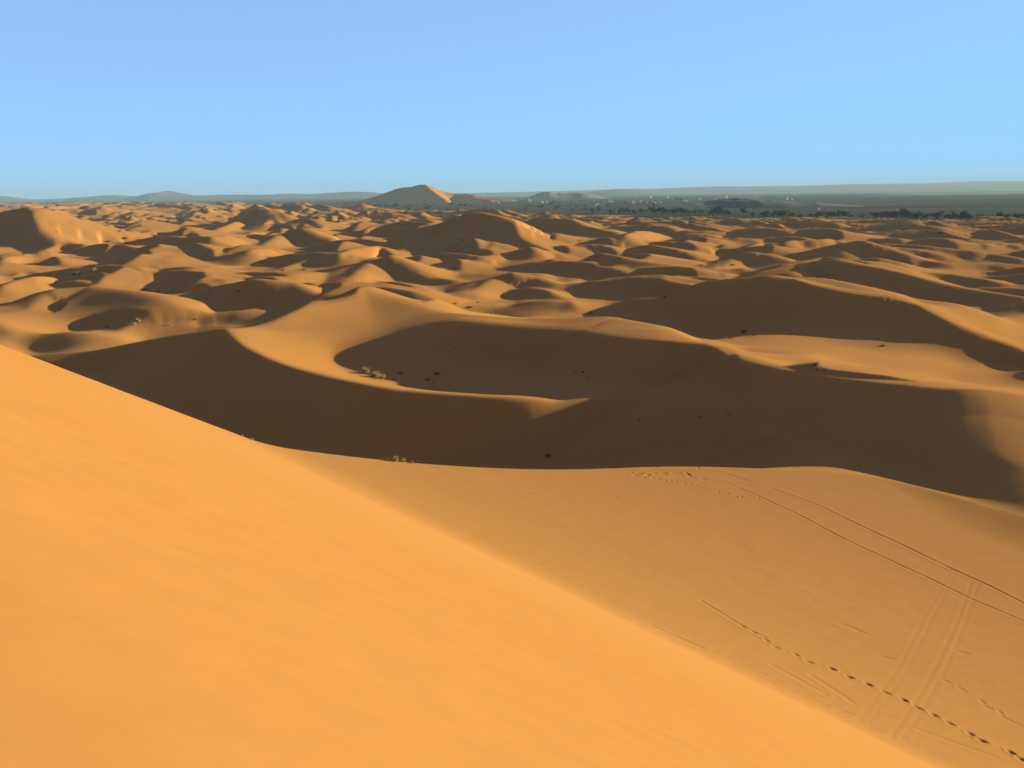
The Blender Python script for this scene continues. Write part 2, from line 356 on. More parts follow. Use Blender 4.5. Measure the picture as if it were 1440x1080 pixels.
def solve_mid(cols, rows, NIT, cg0, cg, init=None, log=False):
    A, Yr = np.meshgrid(cols, rows)
    X = A * (Yr + Y0); Y = Yr
    # first guess from crest lines
    z0 = 1.2 * fbm(X / 90, Y / 90, 3) - 5.0 * np.exp(-((X + 14) / 30) ** 2 - ((Y - 164) / 15) ** 2)
    pin = np.zeros_like(z0); wide = np.zeros_like(z0)
    for R in RIDGES + polygon_ridges():
        pts = []
        for (px, py, ft) in R['p']:
            pts.append(np.array([px, py, ft]) if abs(px) < 80 and isinstance(px, float) else at_z(px, py, -ft if ft < 0 else auto_h(px, py, ft)))
        ylo = min(p[1] for p in pts) - 90; yhi = max(p[1] for p in pts) + 90
        i0, i1 = np.searchsorted(rows, ylo), np.searchsorted(rows, yhi)
        if i1 - i0 < 2: continue
        d, hz, sd = seg_dist(X[i0:i1], Y[i0:i1], pts)
        w = 0.5 + 0.5 * sd / np.maximum(d, 1e-6)
        sl = R['f'] * w + R['b'] * (1 - w)
        zz = hz - sl * (np.sqrt(d * d + R['r'] ** 2) - R['r'])
        z0[i0:i1] = smax(zz, z0[i0:i1], 1.5)
        pin[i0:i1] = np.maximum(pin[i0:i1], R.get('w', 1.0) * np.exp(-(d / 4.0) ** 2))
        wide[i0:i1] = np.maximum(wide[i0:i1], R.get('w', 1.0) * np.exp(-(d / 11.0) ** 2))
    for (cx, cy, L_, h, bend, tw) in FILLERS:
        i0, i1 = np.searchsorted(rows, cy - L_ - 40), np.searchsorted(rows, cy + L_ + 40)
        ac = cx / (cy + Y0); da_ = (L_ + 40) / (cy - L_)
        j0, j1 = np.searchsorted(cols, ac - da_), np.searchsorted(cols, ac + da_)
        if i1 - i0 < 3 or j1 - j0 < 3: continue
        ic, jc = min(np.searchsorted(rows, cy), len(rows) - 1), min(np.searchsorted(cols, ac), len(cols) - 1)
        if wide[ic, jc] > 0.06: continue
        c_, s_ = math.cos(tw), math.sin(tw)
        ux, uy = SX * c_ - SY * s_, SX * s_ + SY * c_
        base = min(z0[ic, jc], 1.2)
        pts = []
        for t in (-1, -0.6, -0.2, 0.2, 0.6, 1):
            off = -bend * L_ * t * t
            pts.append((cx + uy * t * L_ / 2 + ux * off, cy - ux * t * L_ / 2 + uy * off, base + h * (1 - 0.85 * abs(t) ** 2.2)))
        sl_ = np.s_[i0:i1, j0:j1]
        d, hz, sd = seg_dist(X[sl_], Y[sl_], pts)
        w = 0.5 + 0.5 * sd / np.maximum(d, 1e-6)
        zz = hz - (0.5 * w + 0.2 * (1 - w)) * (np.sqrt(d * d + 0.8) - 0.9)
        z0[sl_] = smax(zz, z0[sl_], 0.8)
    mask = paint_mask()
    da = np.gradient(cols)[None, :]; dy = np.gradient(rows)[:, None]
    kx = 1.0 / ((Yr + Y0) * da)                # d/dx per column step
    ky_r = 1.0 / (dy + 0 * A); ky_c = -A / ((Yr + Y0) * da)
    def gx(z): return kx * fd(z, 1)
    def gy(z): return ky_r * fd(z, 0) + ky_c * fd(z, 1)
    def gxT(v): return fdT(kx * v, 1)
    def gyT(v): return fdT(ky_r * v, 0) + fdT(ky_c * v, 1)
    z = z0.copy() if init is None else init[0]
    gx0, gy0 = gx(z0), gy(z0)
    gf = np.zeros_like(z)
    und = 0.5 * fbm(X / 44 + 4, Y / 62 + 2, 3)
    px_scale = FPX / (Yr + Y0)
    def shadowed(z):
        """sun-ray march over the grid: how far each point lies under the shadow line"""
        dep = np.full(z.shape, -1e9)
        t = 2.0
        while t < 420:
            xs = X + SX * t; ys = Y + SY * t
            u = np.interp((xs / (ys + Y0)).ravel(), cols, np.arange(len(cols))).reshape(z.shape)
            v = np.interp(ys.ravel(), rows, np.arange(len(rows))).reshape(z.shape)
            dep = np.maximum(dep, bilinear(z, u, v) - (z + TANE * t))
            t *= 1.16
        return dep
    sat = np.zeros(z.shape, bool); dep = np.zeros(z.shape)
    corr = np.zeros_like(z) if init is None else init[1]
    for it in range(NIT):
        px, py = project(X, Y, z)
        run = np.minimum.accumulate(py, axis=0)
        vis = (py <= run + np.interp(Yr, [150, 400], [3.0, 0.7]))
        edge = np.interp(px, EDGE[:, 0], EDGE[:, 1])
        vis &= py < edge + 3
        inside = np.clip(np.minimum(px - -25, 1465 - px) / 20, 0, 1)
        lim = far_rows(px) - np.interp(px, [600, 900], [16, 0])
        inside = inside * np.clip((py - lim) / 6, 0, 1)
        m = bilinear(mask, px - 0.5, py - 0.5 - MASK_Y0)
        slope = SX * gx(z) + SY * gy(z)
        if it > 1 or init is not None:
            dep = shadowed(z)
            sat = dep > 0.8
            bad_dark = (m < 0.4) & (dep < 0.0) & (slope < TANE + 0.05)
            bad_lit = (m > 0.6) & ((dep > 0.0) | (slope > TANE - 0.05))
            gain = np.maximum(np.clip((Yr - 250) / 60, 0, 1), 0)
            corr += gain * (np.where(vis & bad_dark, 0.12, 0) - np.where(vis & bad_lit, 0.08, 0))
            corr = np.where(Yr < 260, box_blur(corr, 5), box_blur(corr, 1)); corr = np.clip(corr * 0.985, -0.45, 0.6)
            if log:
                wv = (inside * vis)
                print('  bad dark %.3f bad lit %.3f' % ((bad_dark * wv).sum() / ((m < .4) * wv).sum(), (bad_lit * wv).sum() / ((m > .6) * wv).sum()))
        g_img = (-0.31 + und) * m + (0.46 + 0.15 * und) * (1 - m) + corr
        w_img = np.where(m < 0.5, np.where(sat & (dep > 1.5), 0.2, 0.85), 1.0) * inside * vis * (1 - 0.92 * np.clip((px - 1300) / 60, 0, 1) * np.clip((py - 525) / 12, 0, 1))
        g_hid = np.full_like(z, -0.25)
        hid = inside * (~vis)
        g = g_img * (inside * vis) + gf * (1 - inside) + g_hid * hid
        ws = w_img + 0.9 * (1 - inside) + 0.12 * hid
        lam = 0.06 + 0.16 * wide + 0.25 * hid + (0.08 + 0.34 * np.clip((X - 12) / 22, 0, 1)) * np.clip((270 - Yr) / 40, 0, 1)
        wy = inside * vis * np.where(m < 0.5, 0.26, 0.18) * np.clip((Yr - 190) / 120, 0, 1)
        gyt = np.where(m < 0.5, 0.24, -0.16)
        mu = (0.0006 + 0.025 * pin + 0.004 * (1 - inside)) * (60.0 / (Yr + 60)) ** 0.5
        def Aop(v):
            a, b = gx(v), gy(v)
            s = ws * (SX * a + SY * b)
            return gxT(SX * s + lam * a) + gyT(SY * s + (lam + wy) * b) + mu * v
        rhs = gxT(ws * SX * g + lam * gx0) + gyT(ws * SY * g + lam * gy0 + wy * gyt) + mu * z0
        diag = (kx ** 2 * 2 + ky_r ** 2 * 2) * (lam + ws * 0.5) + mu
        x = z.copy()
        r = rhs - Aop(x)
        zz = r / diag; p = zz.copy(); rz = (r * zz).sum()
        r0 = np.sqrt((r * r).sum())
        for k in range(cg0 if it == 0 else cg):
            Ap = Aop(p)
            al = rz / (p * Ap).sum()
            x += al * p; r -= al * Ap
            if k % 20 == 19 and np.sqrt((r * r).sum()) < 3e-3 * r0: break
            zz = r / diag
            rz2 = (r * zz).sum(); p = zz + (rz2 / rz) * p; rz = rz2
        z = 0.4 * z + 0.6 * x
    sm = z
    for _ in range(2): sm = box_blur(sm, 2 if len(cols) < 450 else 3)
    wsm = np.clip((275 - Yr) / 40, 0, 1) * (1 - np.clip(wide * 1.6, 0, 1))
    z = z + (sm - z) * wsm
    if init is not None:
        wz = 0.7 * np.clip((Yr - 250) / 60, 0, 1) + 0.2 * np.clip((Yr - 420) / 120, 0, 1)
        z = z + (z0 - z) * wz
    return z, corr

# ------------------------------------------------------------------ near dune, explicit
def on_face(px, py):
    """where the sight line meets the plane of the near slip face"""
    d = ray(px, py)
    a0 = 20.0 + 0.64 * (FACE_P[0] * FACE_N[0] + FACE_P[1] * FACE_N[1]) - CAM_Z
    t = a0 / (d[2] + 0.64 * (d[0] * FACE_N[0] + d[1] * FACE_N[1]))
    return d[0] * t, d[1] * t
_rp = sorted([on_face(px, py)[::-1] for px, py in ((0, 484), (95, 520.5), (190, 556.5), (285, 592.5), (380, 628))])
print('ridge', _rp)
RIDGE_Y = np.array([-20, 0] + [p[0] for p in _rp] + [120]); RIDGE_X = np.array([-12, _rp[0][1]] + [p[1] for p in _rp] + [_rp[-1][1]])
def near_surface(X, Y):
    dist = (FACE_P[0] - X) * FACE_N[0] + (FACE_P[1] - Y) * FACE_N[1]
    face = 20.0 + 0.64 * dist
    # left flank beyond the ridge edge
    cx = np.interp(Y, RIDGE_Y, RIDGE_X)
    crest = 20.0 + 0.64 * ((FACE_P[0] - cx) * FACE_N[0] + (FACE_P[1] - Y) * FACE_N[1])
    flank = crest - 0.62 * (cx - X)
    face = np.where(X < cx, np.minimum(face, flank), face)
    face = smin(face, 39.3 + 0 * X, 2.0)
    # shelf at the foot, easing off away from the toe line
    u = -dist
    shelf = shelf_z(u)
    ey = np.interp(X, EDGE_X, EDGE_Y)
    over = Y - ey
    ds = np.interp(X, [10, 24, 33], [0.6, 0.34, 0.12])
    shelf = shelf - ds * np.where(over > 0, np.sqrt(over ** 2 + 1.0) - 1.0, 0)
    z = smax(face, shelf, np.interp(Y, [30, 62], [0.4, 1.0]))
    far = np.where(X < cx, 0, 1)
    return z

SHELF_EDGE = [on_shelf(px, py)[:2] for px, py in EDGE[3:17]]
print('shelf edge', SHELF_EDGE)
SHELF_EDGE = [(x_, min(y_, 79.0)) for x_, y_ in SHELF_EDGE]
SHELF_EDGE = np.array([(-60, SHELF_EDGE[0][1])] + SHELF_EDGE + [(48, 48), (70, 30)])

EDGE_X = np.linspace(-60, 80, 561)
EDGE_Y = np.interp(EDGE_X, SHELF_EDGE[:, 0], SHELF_EDGE[:, 1])
for _ in range(3):
    EDGE_Y = np.convolve(np.pad(EDGE_Y, 12, mode='edge'), np.ones(25) / 25, 'valid')

# ------------------------------------------------------------------ build terrain
import time
_t = time.time()
def regrid(v, c0, r0, c1, r1):
    U, V = np.meshgrid(np.interp(c1, c0, np.arange(len(c0))), np.interp(r1, r0, np.arange(len(r0))))
    return bilinear(v, U, V)
c_a = make_cols(0.0045, 26); r_a = make_rows(52, 6500, 0.42, 90, 420)
z_a, k_a = solve_mid(c_a, r_a, 16, 220, 90, None, False)
print('coarse', time.time() - _t, z_a.shape)
c_lo = make_cols(0.0025, 34); r_lo = make_rows(52, 6500, 0.75, 90, 420)
z_lo, k_lo = solve_mid(c_lo, r_lo, 4, 60, 60, (regrid(z_a, c_a, r_a, c_lo, r_lo), regrid(k_a, c_a, r_a, c_lo, r_lo)), False)
print('solve time', time.time() - _t, z_lo.shape)
c_hi = make_cols(0.0021, 60, 0.52)
r_hi = np.concatenate([make_rows(-7, 22, 1.0, 60, 60)[:-1], make_rows(22, 72, 0.95, 90, 520)[:-1], make_rows(72, 6500, 0.95, 150, 420)])
A, Yr = np.meshgrid(c_hi, r_hi)
X = A * (Yr + Y0); Y = Yr
iu = np.interp(c_hi, c_lo, np.arange(len(c_lo)))
iv = np.interp(r_hi, r_lo, np.arange(len(r_lo)))
def cubic_resample(z, iu, iv):
    def res(z, t, ax):
        n = z.shape[ax]
        i = np.clip(np.floor(t).astype(int), 0, n - 2); f = t - i
        sh = [1, 1]; sh[ax] = -1
        f = f.reshape(sh)
        p = [np.take(z, np.clip(i + k, 0, n - 1), ax) for k in (-1, 0, 1, 2)]
        return ((1 - f) ** 3 * p[0] + (3 * f ** 3 - 6 * f ** 2 + 4) * p[1] + (-3 * f ** 3 + 3 * f ** 2 + 3 * f + 1) * p[2] + f ** 3 * p[3]) / 6
    return res(res(z, iv, 0), iu, 1)
Z = cubic_resample(z_lo, iu, iv)
N = near_surface(X, Y)
Z = np.where(Y < 72, np.minimum(Z, 20), Z)
Z = np.where(Y < 130, smax(N, Z, 1.5), Z)

# far limit of the dune field, by bearing: sand gives way to the gravel plain
def field_limit(X, Y):
    a = X / np.maximum(Y, 1.0)
    return np.interp(a, [-0.62, -0.35, -0.2, -0.1, 0.0, 0.13, 0.31, 0.6], [6200, 5000, 3200, 2300, 1750, 1560, 1330, 1100])
lim = field_limit(X, Y) * (1 + 0.10 * fbm(X / 240, Y / 240, 3))
fade = np.clip((lim * 1.06 - Y) / (lim * 0.16), 0, 1)
fpx, fpy = project(X, Y, np.zeros_like(X))
far_w = np.where(Y > 250, np.clip((far_rows(fpx) + 5 - fpy) / 9.0, 0, 1), 0)
sd_ = small_dunes(X, Y) * np.interp(X / (Y + Y0), [0.0, 0.2, 0.45], [1.05, 0.8, 0.62])
Z = Z * (1 - 0.35 * far_w) + sd_ * np.maximum(far_w, 0.10 * np.clip((Y - 420) / 150, 0, 1))
Z = np.where(Y > 600, (Z + 6) * fade - 6, Z)
Z = Z + 0.015 * fbm(X / 1.7, Y / 1.7, 2) * np.clip((120 - Y) / 60, 0, 1)

def height_at(x, y):
    u = np.interp(x / (y + Y0), c_hi, np.arange(len(c_hi))); v = np.interp(y, r_hi, np.arange(len(r_hi)))
    return float(bilinear(Z, np.array([u]), np.array([v]))[0])
def hit(px, py, y_from=8.0, y_to=6000):
    """first point of the ground seen at a place in the photograph"""
    d = ray(px, py)
    ys = np.exp(np.linspace(math.log(y_from), math.log(y_to), 1600))
    xs = d[0] / d[1] * ys; zs = CAM_Z + d[2] / d[1] * ys
    u = np.interp(xs / (ys + Y0), c_hi, np.arange(len(c_hi))); v = np.interp(ys, r_hi, np.arange(len(r_hi)))
    below = np.nonzero(bilinear(Z, u, v) > zs)[0]
    k = below[0] if len(below) else len(ys) - 1
    return float(xs[k]), float(ys[k]), height_at(xs[k], ys[k])

# ---- wheel ruts and footprints pressed into the near sand
def drop_path(path, step=0):
    return [hit(px, py)[:2] + (0.0,) for px, py in path]
near = (Y > 20) & (Y < 90) & (X > -25) & (X < 60)
xn, yn, zn = X[near], Y[near], np.zeros(near.sum())
wob = 0.5 + fbm(xn / 0.9, yn / 0.9, 3)
RUTS = [
  (0.035, 0.11, [(925,657),(941,656),(982,659),(1023,667),(1072,683),(1145,709),(1214,742),(1267,766),(1341,803),(1390,825),(1440,850),(1500,880)]),
  (0.032, 0.10, [(905,658),(962,665),(1023,681),(1072,701),(1125,726),(1186,758),(1247,787),(1308,815),(1369,844),(1440,874),(1500,905)]),
  (0.004, 0.10, [(1335,807),(1300,868),(1267,933),(1206,1015)]), (0.004, 0.10, [(1342,807),(1310,868),(1279,933),(1222,1015)]),
  (0.005, 0.10, [(1366,819),(1345,876),(1318,933),(1293,978),(1250,1039)]), (0.005, 0.10, [(1375,821),(1356,876),(1332,933),(1308,978),(1268,1039)]),
  (0.012, 0.12, [(1064,952),(1100,968),(1128,981),(1160,992)]), (0.012, 0.12, [(1087,937),(1134,963),(1160,977)]),
  (0.012, 0.12, [(1140,950),(1183,978),(1200,990)]), (0.013, 0.12, [(1291,1026),(1340,1044),(1399,1065)]), (0.02, 0.1, [(985,845),(1012,862),(1045,882),(1075,897)]),
  (0.02, 0.15, [(915,880),(945,893),(985,911)]),
]
for dep, w, path in RUTS:
    d, _h, _s = seg_dist(xn, yn, drop_path(path))
    zn += np.where(d < 1.5, dep * (-np.exp(-(d / w) ** 2) + 0.55 * np.exp(-((d - 2.3 * w) / (0.9 * w)) ** 2)) * (0.75 + 0.5 * wob), 0)
def print_at(px, py, ang_to, ln, wd, dep):
    global zn
    x0, y0, _z = hit(px, py); x1, y1, _z = hit(*ang_to)
    L = math.hypot(x1 - x0, y1 - y0) + 1e-6; cx, cy = (x1 - x0) / L, (y1 - y0) / L
    ax = (xn - x0) * cx + (yn - y0) * cy; ay = -(xn - x0) * cy + (yn - y0) * cx
    q = (ax / ln) ** 2 + (ay / wd) ** 2
    zn += np.where(q < 9, dep * (-np.exp(-q * 1.2) + 0.28 * np.exp(-((np.sqrt(q) - 1.6) / 0.4) ** 2)), 0)
TRAIL = [(1045,882),(1060,890),(1078,901),(1091,911),(1119,922),(1138,932),(1170,942),(1195,953),(1221,963),(1246,975),(1271,986),(1291,997),(1314,1007),(1336,1019),(1365,1033),(1381,1043),(1422,1060),(1437,1068),(1460,1079)]
rp = random.Random(4)
for k, (px, py) in enumerate(TRAIL[:-1]):
    print_at(px, py, TRAIL[k + 1], 0.2, 0.12, 0.025 + 0.05 * min(k / 6, 1) * rp.uniform(0.7, 1.2))
T2 = [(1330,958),(1352,970),(1381,987),(1389,995),(1406,1003),(1413,1011),(1428,1017),(1445,1024)]
for k, (px, py) in enumerate(T2[:-1]): print_at(px, py, T2[k + 1], 0.26, 0.11, 0.03)
T3 = [(893,669),(900,667),(910,668),(920,666),(933,667),(948,666),(957,667),(967,668),(974,672),(989,673),(1000,675)]
for k, (px, py) in enumerate(T3[:-1]): print_at(px, py, T3[k + 1], rp.uniform(0.25, 0.5), 0.2, rp.uniform(0.05, 0.1))
T4 = [(905,672),(918,673),(927,675),(936,676),(943,678),(950,678),(962,679),(972,682),(980,684),(985,686),(992,687),(1010,693),(1024,695),(1036,699),(1042,699),(1066,700),(1080,706)]
for k, (px, py) in enumerate(T4[:-1]): print_at(px, py, T4[k + 1], 0.14, 0.12, 0.07)
for px, py in [(745,695),(820,698),(865,700),(1190,880),(1198,884),(1210,889),(1189,1002),(1302,712),(1136,667),(1180,683),(1245,925),(1352,918)]:
    print_at(px, py, (px + 20, py + 5), 0.4, 0.15, 0.03)
Z[near] += zn

def grid_mesh(name, X, Y, Z, mat):
    nr, nc = X.shape
    me = bpy.data.meshes.new(name)
    co = np.stack([X, Y, Z], -1).reshape(-1, 3).astype(np.float32)
    idx = np.arange(nr * nc).reshape(nr, nc)
    q = np.stack([idx[:-1, :-1], idx[:-1, 1:], idx[1:, 1:], idx[1:, :-1]], -1).reshape(-1, 4)
    me.vertices.add(len(co)); me.vertices.foreach_set('co', co.ravel())
    me.loops.add(q.size); me.loops.foreach_set('vertex_index', q.ravel().astype(np.int32))
    me.polygons.add(len(q))
    me.polygons.foreach_set('loop_start', np.arange(0, q.size, 4, dtype=np.int32))
    me.polygons.foreach_set('use_smooth', np.ones(len(q), bool))
    me.update(calc_edges=True)
    o = bpy.data.objects.new(name, me)
    scene.collection.objects.link(o)
    if mat: me.materials.append(mat)
    return o

def N_(nt, t, **kw):
    n = nt.nodes.new(t)
    for k, v in kw.items():
        if k in n.inputs.keys(): n.inputs[k].default_value = v
        else: setattr(n, k, v)
    return n
def new_mat(name, col, rough=0.9):
    m = bpy.data.materials.new(name); m.use_nodes = True
    b = m.node_tree.nodes['Principled BSDF']
    b.inputs['Base Color'].default_value = (*col, 1)
    b.inputs['Roughness'].default_value = rough
    b.inputs['Specular IOR Level'].default_value = 0.1
    return m
def ramp(nt, stops):
    r = nt.nodes.new('ShaderNodeValToRGB')
    el = r.color_ramp.elements
    while len(el) < len(stops): el.new(0.5)
    for e, (p, c) in zip(el, stops):
        e.position = p; e.color = (*c, 1)
    return r
def sand_material():
    m = new_mat('sand', (0.259, 0.1065, 0.0275), 0.95)
    nt = m.node_tree; b = nt.nodes['Principled BSDF']; L = nt.links.new
    b.inputs['Specular IOR Level'].default_value = 0.0
    tc = N_(nt, 'ShaderNodeTexCoord')
    big = N_(nt, 'ShaderNodeTexNoise', Scale=0.02, Detail=4.0, Roughness=0.6)
    L(tc.outputs['Object'], big.inputs['Vector'])
    cr = ramp(nt, [(0.3, (0.245, 0.094, 0.0235)), (0.52, (0.259, 0.1065, 0.0275)), (0.75, (0.272, 0.112, 0.033))])
    L(big.outputs['Fac'], cr.inputs['Fac'])
    fine = N_(nt, 'ShaderNodeTexNoise', Scale=1.6, Detail=6.0, Roughness=0.7)
    L(tc.outputs['Object'], fine.inputs['Vector'])
    mx = N_(nt, 'ShaderNodeMix', data_type='RGBA', blend_type='MULTIPLY')
    mx.inputs['Factor'].default_value = 1.0
    fr = ramp(nt, [(0.3, (0.95, 0.945, 0.94)), (0.7, (1.04, 1.045, 1.05))])
    L(fine.outputs['Fac'], fr.inputs['Fac'])
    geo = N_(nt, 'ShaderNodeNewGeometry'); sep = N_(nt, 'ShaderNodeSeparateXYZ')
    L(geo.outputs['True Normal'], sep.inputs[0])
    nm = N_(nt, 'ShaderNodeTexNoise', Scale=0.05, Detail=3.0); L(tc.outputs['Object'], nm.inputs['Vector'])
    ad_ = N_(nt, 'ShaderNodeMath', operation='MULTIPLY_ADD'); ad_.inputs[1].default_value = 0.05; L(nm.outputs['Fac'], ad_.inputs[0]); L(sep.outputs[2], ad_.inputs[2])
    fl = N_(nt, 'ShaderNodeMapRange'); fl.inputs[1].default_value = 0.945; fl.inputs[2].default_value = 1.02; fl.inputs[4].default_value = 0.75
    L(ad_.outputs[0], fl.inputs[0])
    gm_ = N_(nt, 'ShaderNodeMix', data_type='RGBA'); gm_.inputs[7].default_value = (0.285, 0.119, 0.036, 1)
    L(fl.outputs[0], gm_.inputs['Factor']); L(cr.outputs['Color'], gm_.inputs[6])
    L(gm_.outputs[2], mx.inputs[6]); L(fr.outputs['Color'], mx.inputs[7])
    L(mx.outputs[2], b.inputs['Base Color'])
    # wind ripples and grain
    mp = N_(nt, 'ShaderNodeMapping'); mp.inputs['Rotation'].default_value = (0, 0, math.radians(-25))
    L(tc.outputs['Object'], mp.inputs['Vector'])
    wv = N_(nt, 'ShaderNodeTexWave', Scale=1.9, Distortion=6.0, Detail=3.0)
    wv.inputs['Detail Scale'].default_value = 0.6
    L(mp.outputs[0], wv.inputs['Vector'])
    gate = N_(nt, 'ShaderNodeTexNoise', Scale=0.07, Detail=3.0)
    L(tc.outputs['Object'], gate.inputs['Vector'])
    gm = N_(nt, 'ShaderNodeMapRange'); gm.inputs[1].default_value = 0.5; gm.inputs[2].default_value = 0.7
    L(gate.outputs['Fac'], gm.inputs[0])
    mu_ = N_(nt, 'ShaderNodeMath', operation='MULTIPLY'); L(wv.outputs['Fac'], mu_.inputs[0]); L(gm.outputs[0], mu_.inputs[1])
    b1 = N_(nt, 'ShaderNodeBump', Strength=0.12, Distance=0.012)
    L(mu_.outputs[0], b1.inputs['Height'])
    und = N_(nt, 'ShaderNodeTexNoise', Scale=0.35, Detail=5.0, Roughness=0.62)
    L(tc.outputs['Object'], und.inputs['Vector'])
    b2 = N_(nt, 'ShaderNodeBump', Strength=0.28, Distance=0.03)
    L(und.outputs['Fac'], b2.inputs['Height']); L(b1.outputs[0], b2.inputs['Normal'])
    L(b2.outputs[0], b.inputs['Normal'])
    return m
SAND = sand_material()
dunes = grid_mesh('sand_dunes', X, Y, Z, SAND)
dunes['kind'] = 'structure'

# ------------------------------------------------------------------ gravel plain, hills, the great far dune
PLAIN_Z = -3.0
def plain_material():
    m = new_mat('gravel', (0.08, 0.07, 0.05), 0.95)
    nt = m.node_tree; b = nt.nodes['Principled BSDF']; L = nt.links.new
    b.inputs['Specular IOR Level'].default_value = 0.0
    tc = N_(nt, 'ShaderNodeTexCoord')
    mp = N_(nt, 'ShaderNodeMapping'); mp.inputs['Scale'].default_value = (0.0012, 0.003, 1)
    L(tc.outputs['Object'], mp.inputs['Vector'])
    n1 = N_(nt, 'ShaderNodeTexNoise', Scale=1.0, Detail=7.0, Roughness=0.68)
    L(mp.outputs[0], n1.inputs['Vector'])
    cr = ramp(nt, [(0.30, (0.027, 0.027, 0.022)), (0.48, (0.048, 0.044, 0.032)), (0.58, (0.068, 0.056, 0.036)), (0.72, (0.13, 0.09, 0.048))])
    L(n1.outputs['Fac'], cr.inputs['Fac'])
    n2 = N_(nt, 'ShaderNodeTexNoise', Scale=0.03, Detail=5.0, Roughness=0.7)
    L(tc.outputs['Object'], n2.inputs['Vector'])
    fr = ramp(nt, [(0.35, (0.6, 0.62, 0.6)), (0.65, (1.3, 1.25, 1.15))])
    L(n2.outputs['Fac'], fr.inputs['Fac'])
    mx = N_(nt, 'ShaderNodeMix', data_type='RGBA', blend_type='MULTIPLY'); mx.inputs['Factor'].default_value = 1.0
    L(cr.outputs[0], mx.inputs[6]); L(fr.outputs[0], mx.inputs[7]); L(mx.outputs[2], b.inputs['Base Color'])
    return m
GRAVEL = plain_material()
pa = np.linspace(-1.15, 1.25, 200); py_ = np.exp(np.linspace(math.log(620), math.log(17500), 190))
PA, PY = np.meshgrid(pa, py_)
PX = PA * PY
PZ = PLAIN_Z + 0.8 * fbm(PX / 400, PY / 400, 3)
inner = np.interp(PA + 0.03 * fbm(PX / 150, PY / 150, 2), [-0.08, 0.1], [0.95, 0.86])
PZ = np.where(PY < field_limit(PX, PY) * inner, -24, PZ)
plain = grid_mesh('desert_plain', PX, PY, PZ, GRAVEL); plain['kind'] = 'structure'

def rock_material(name, c1, c2):
    m = new_mat(name, c1, 0.95)
    nt = m.node_tree; b = nt.nodes['Principled BSDF']; L = nt.links.new
    tc = N_(nt, 'ShaderNodeTexCoord')
    n1 = N_(nt, 'ShaderNodeTexNoise', Scale=0.006, Detail=8.0, Roughness=0.7)
    L(tc.outputs['Object'], n1.inputs['Vector'])
    cr = ramp(nt, [(0.35, c1), (0.65, c2)])
    L(n1.outputs['Fac'], cr.inputs['Fac']); L(cr.outputs[0], b.inputs['Base Color'])
    return m
ROCK = rock_material('hill_rock', (0.06, 0.05, 0.036), (0.12, 0.09, 0.06))
DARKROCK = rock_material('dark_rock', (0.022, 0.022, 0.018), (0.045, 0.04, 0.03))
HAMADA = rock_material('pale_rock', (0.09, 0.075, 0.05), (0.16, 0.12, 0.075))

def hill_range(name, dist, depth, prof, mat, nx=260, ny=26, rough=0.18, seed=0.0):
    """a long range whose skyline runs through the given places, built at its own distance with its own depth"""
    p = np.array(prof, float)
    pxs = np.linspace(p[0, 0], p[-1, 0], nx)
    tops = np.interp(pxs, p[:, 0], p[:, 1])
    XX, YY, ZZ = [], [], []
    for j in range(ny):
        v = j / (ny - 1.0)
        y = dist + (v - 0.5) * depth
        w = math.sin(math.pi * v) ** 0.8
        xs, zs = [], []
        for px, tp in zip(pxs, tops):
            q = at_y(px, tp, dist)
            xs.append(q[0]); zs.append(q[2])
        xs = np.array(xs); zs = np.array(zs)
        g = fbm(xs / (depth * 0.22) + seed, np.full(nx, y) / (depth * 0.22), 4)
        z = PLAIN_Z - 4 + (zs - PLAIN_Z + 4) * np.clip(w * (1 + rough * g * 2) , 0, 1.04)
        XX.append(xs); YY.append(np.full(nx, y)); ZZ.append(z)
    o = grid_mesh(name, np.array(XX), np.array(YY), np.array(ZZ), mat)
    o['kind'] = 'structure'
    return o
hill_range('hills', 14500, 3600, [(-700,284),(-300,282),(0,280.5),(60,280.5),(300,277),(480,274.5),(600,272.5),(700,271),(760,269.5),(820,267.5),(900,265.5),(950,264.5),(1000,262.5),(1080,261.5),(1150,260.5),(1240,258.5),(1300,257.5),(1380,255.5),(1440,254.5),(1600,253),(1900,250),(2300,247)], ROCK, rough=0.1, seed=3.3)
hill_range('hills', 12000, 1500, [(-60,283),(0,281.5),(60,281),(100,279),(130,276.5),(150,274.5),(175,275),(190,277),(205,275),(230,268.5),(245,272),(270,274.5),(300,274),(340,274),(400,273),(430,272),(470,271),(500,270),(520,270.5),(560,272.5),(640,277)], ROCK, seed=9.1)
hill_range('hills', 13000, 900, [(-60,281),(-20,277),(8,275.5),(25,278.5),(50,281)], ROCK, nx=60, seed=1.7)
hill_range('hills', 11000, 900, [(820,272),(850,267.5),(870,266),(885,267),(905,270),(930,273)], ROCK, nx=60, seed=5.7)
hill_range('hills', 6200, 500, [(740,279),(755,273),(765,270),(772,269.5),(782,271.5),(800,270.5),(815,270),(825,271.5),(840,275.5),(855,279)], HAMADA, nx=110, seed=2.2)
hill_range('hills', 6800, 900, [(1180,279),(1280,272),(1380,270.3),(1440,270),(1600,270),(1800,273)], DARKROCK, nx=110, seed=12.2)
hill_range('hills', 2350, 220, [(900,294),(950,288),(985,285),(1005,281.5),(1020,278),(1035,277),(1052,277.5),(1066,280),(1085,281.5),(1120,283.5),(1180,287),(1230,291)], DARKROCK, nx=130, ny=30, seed=6.2)

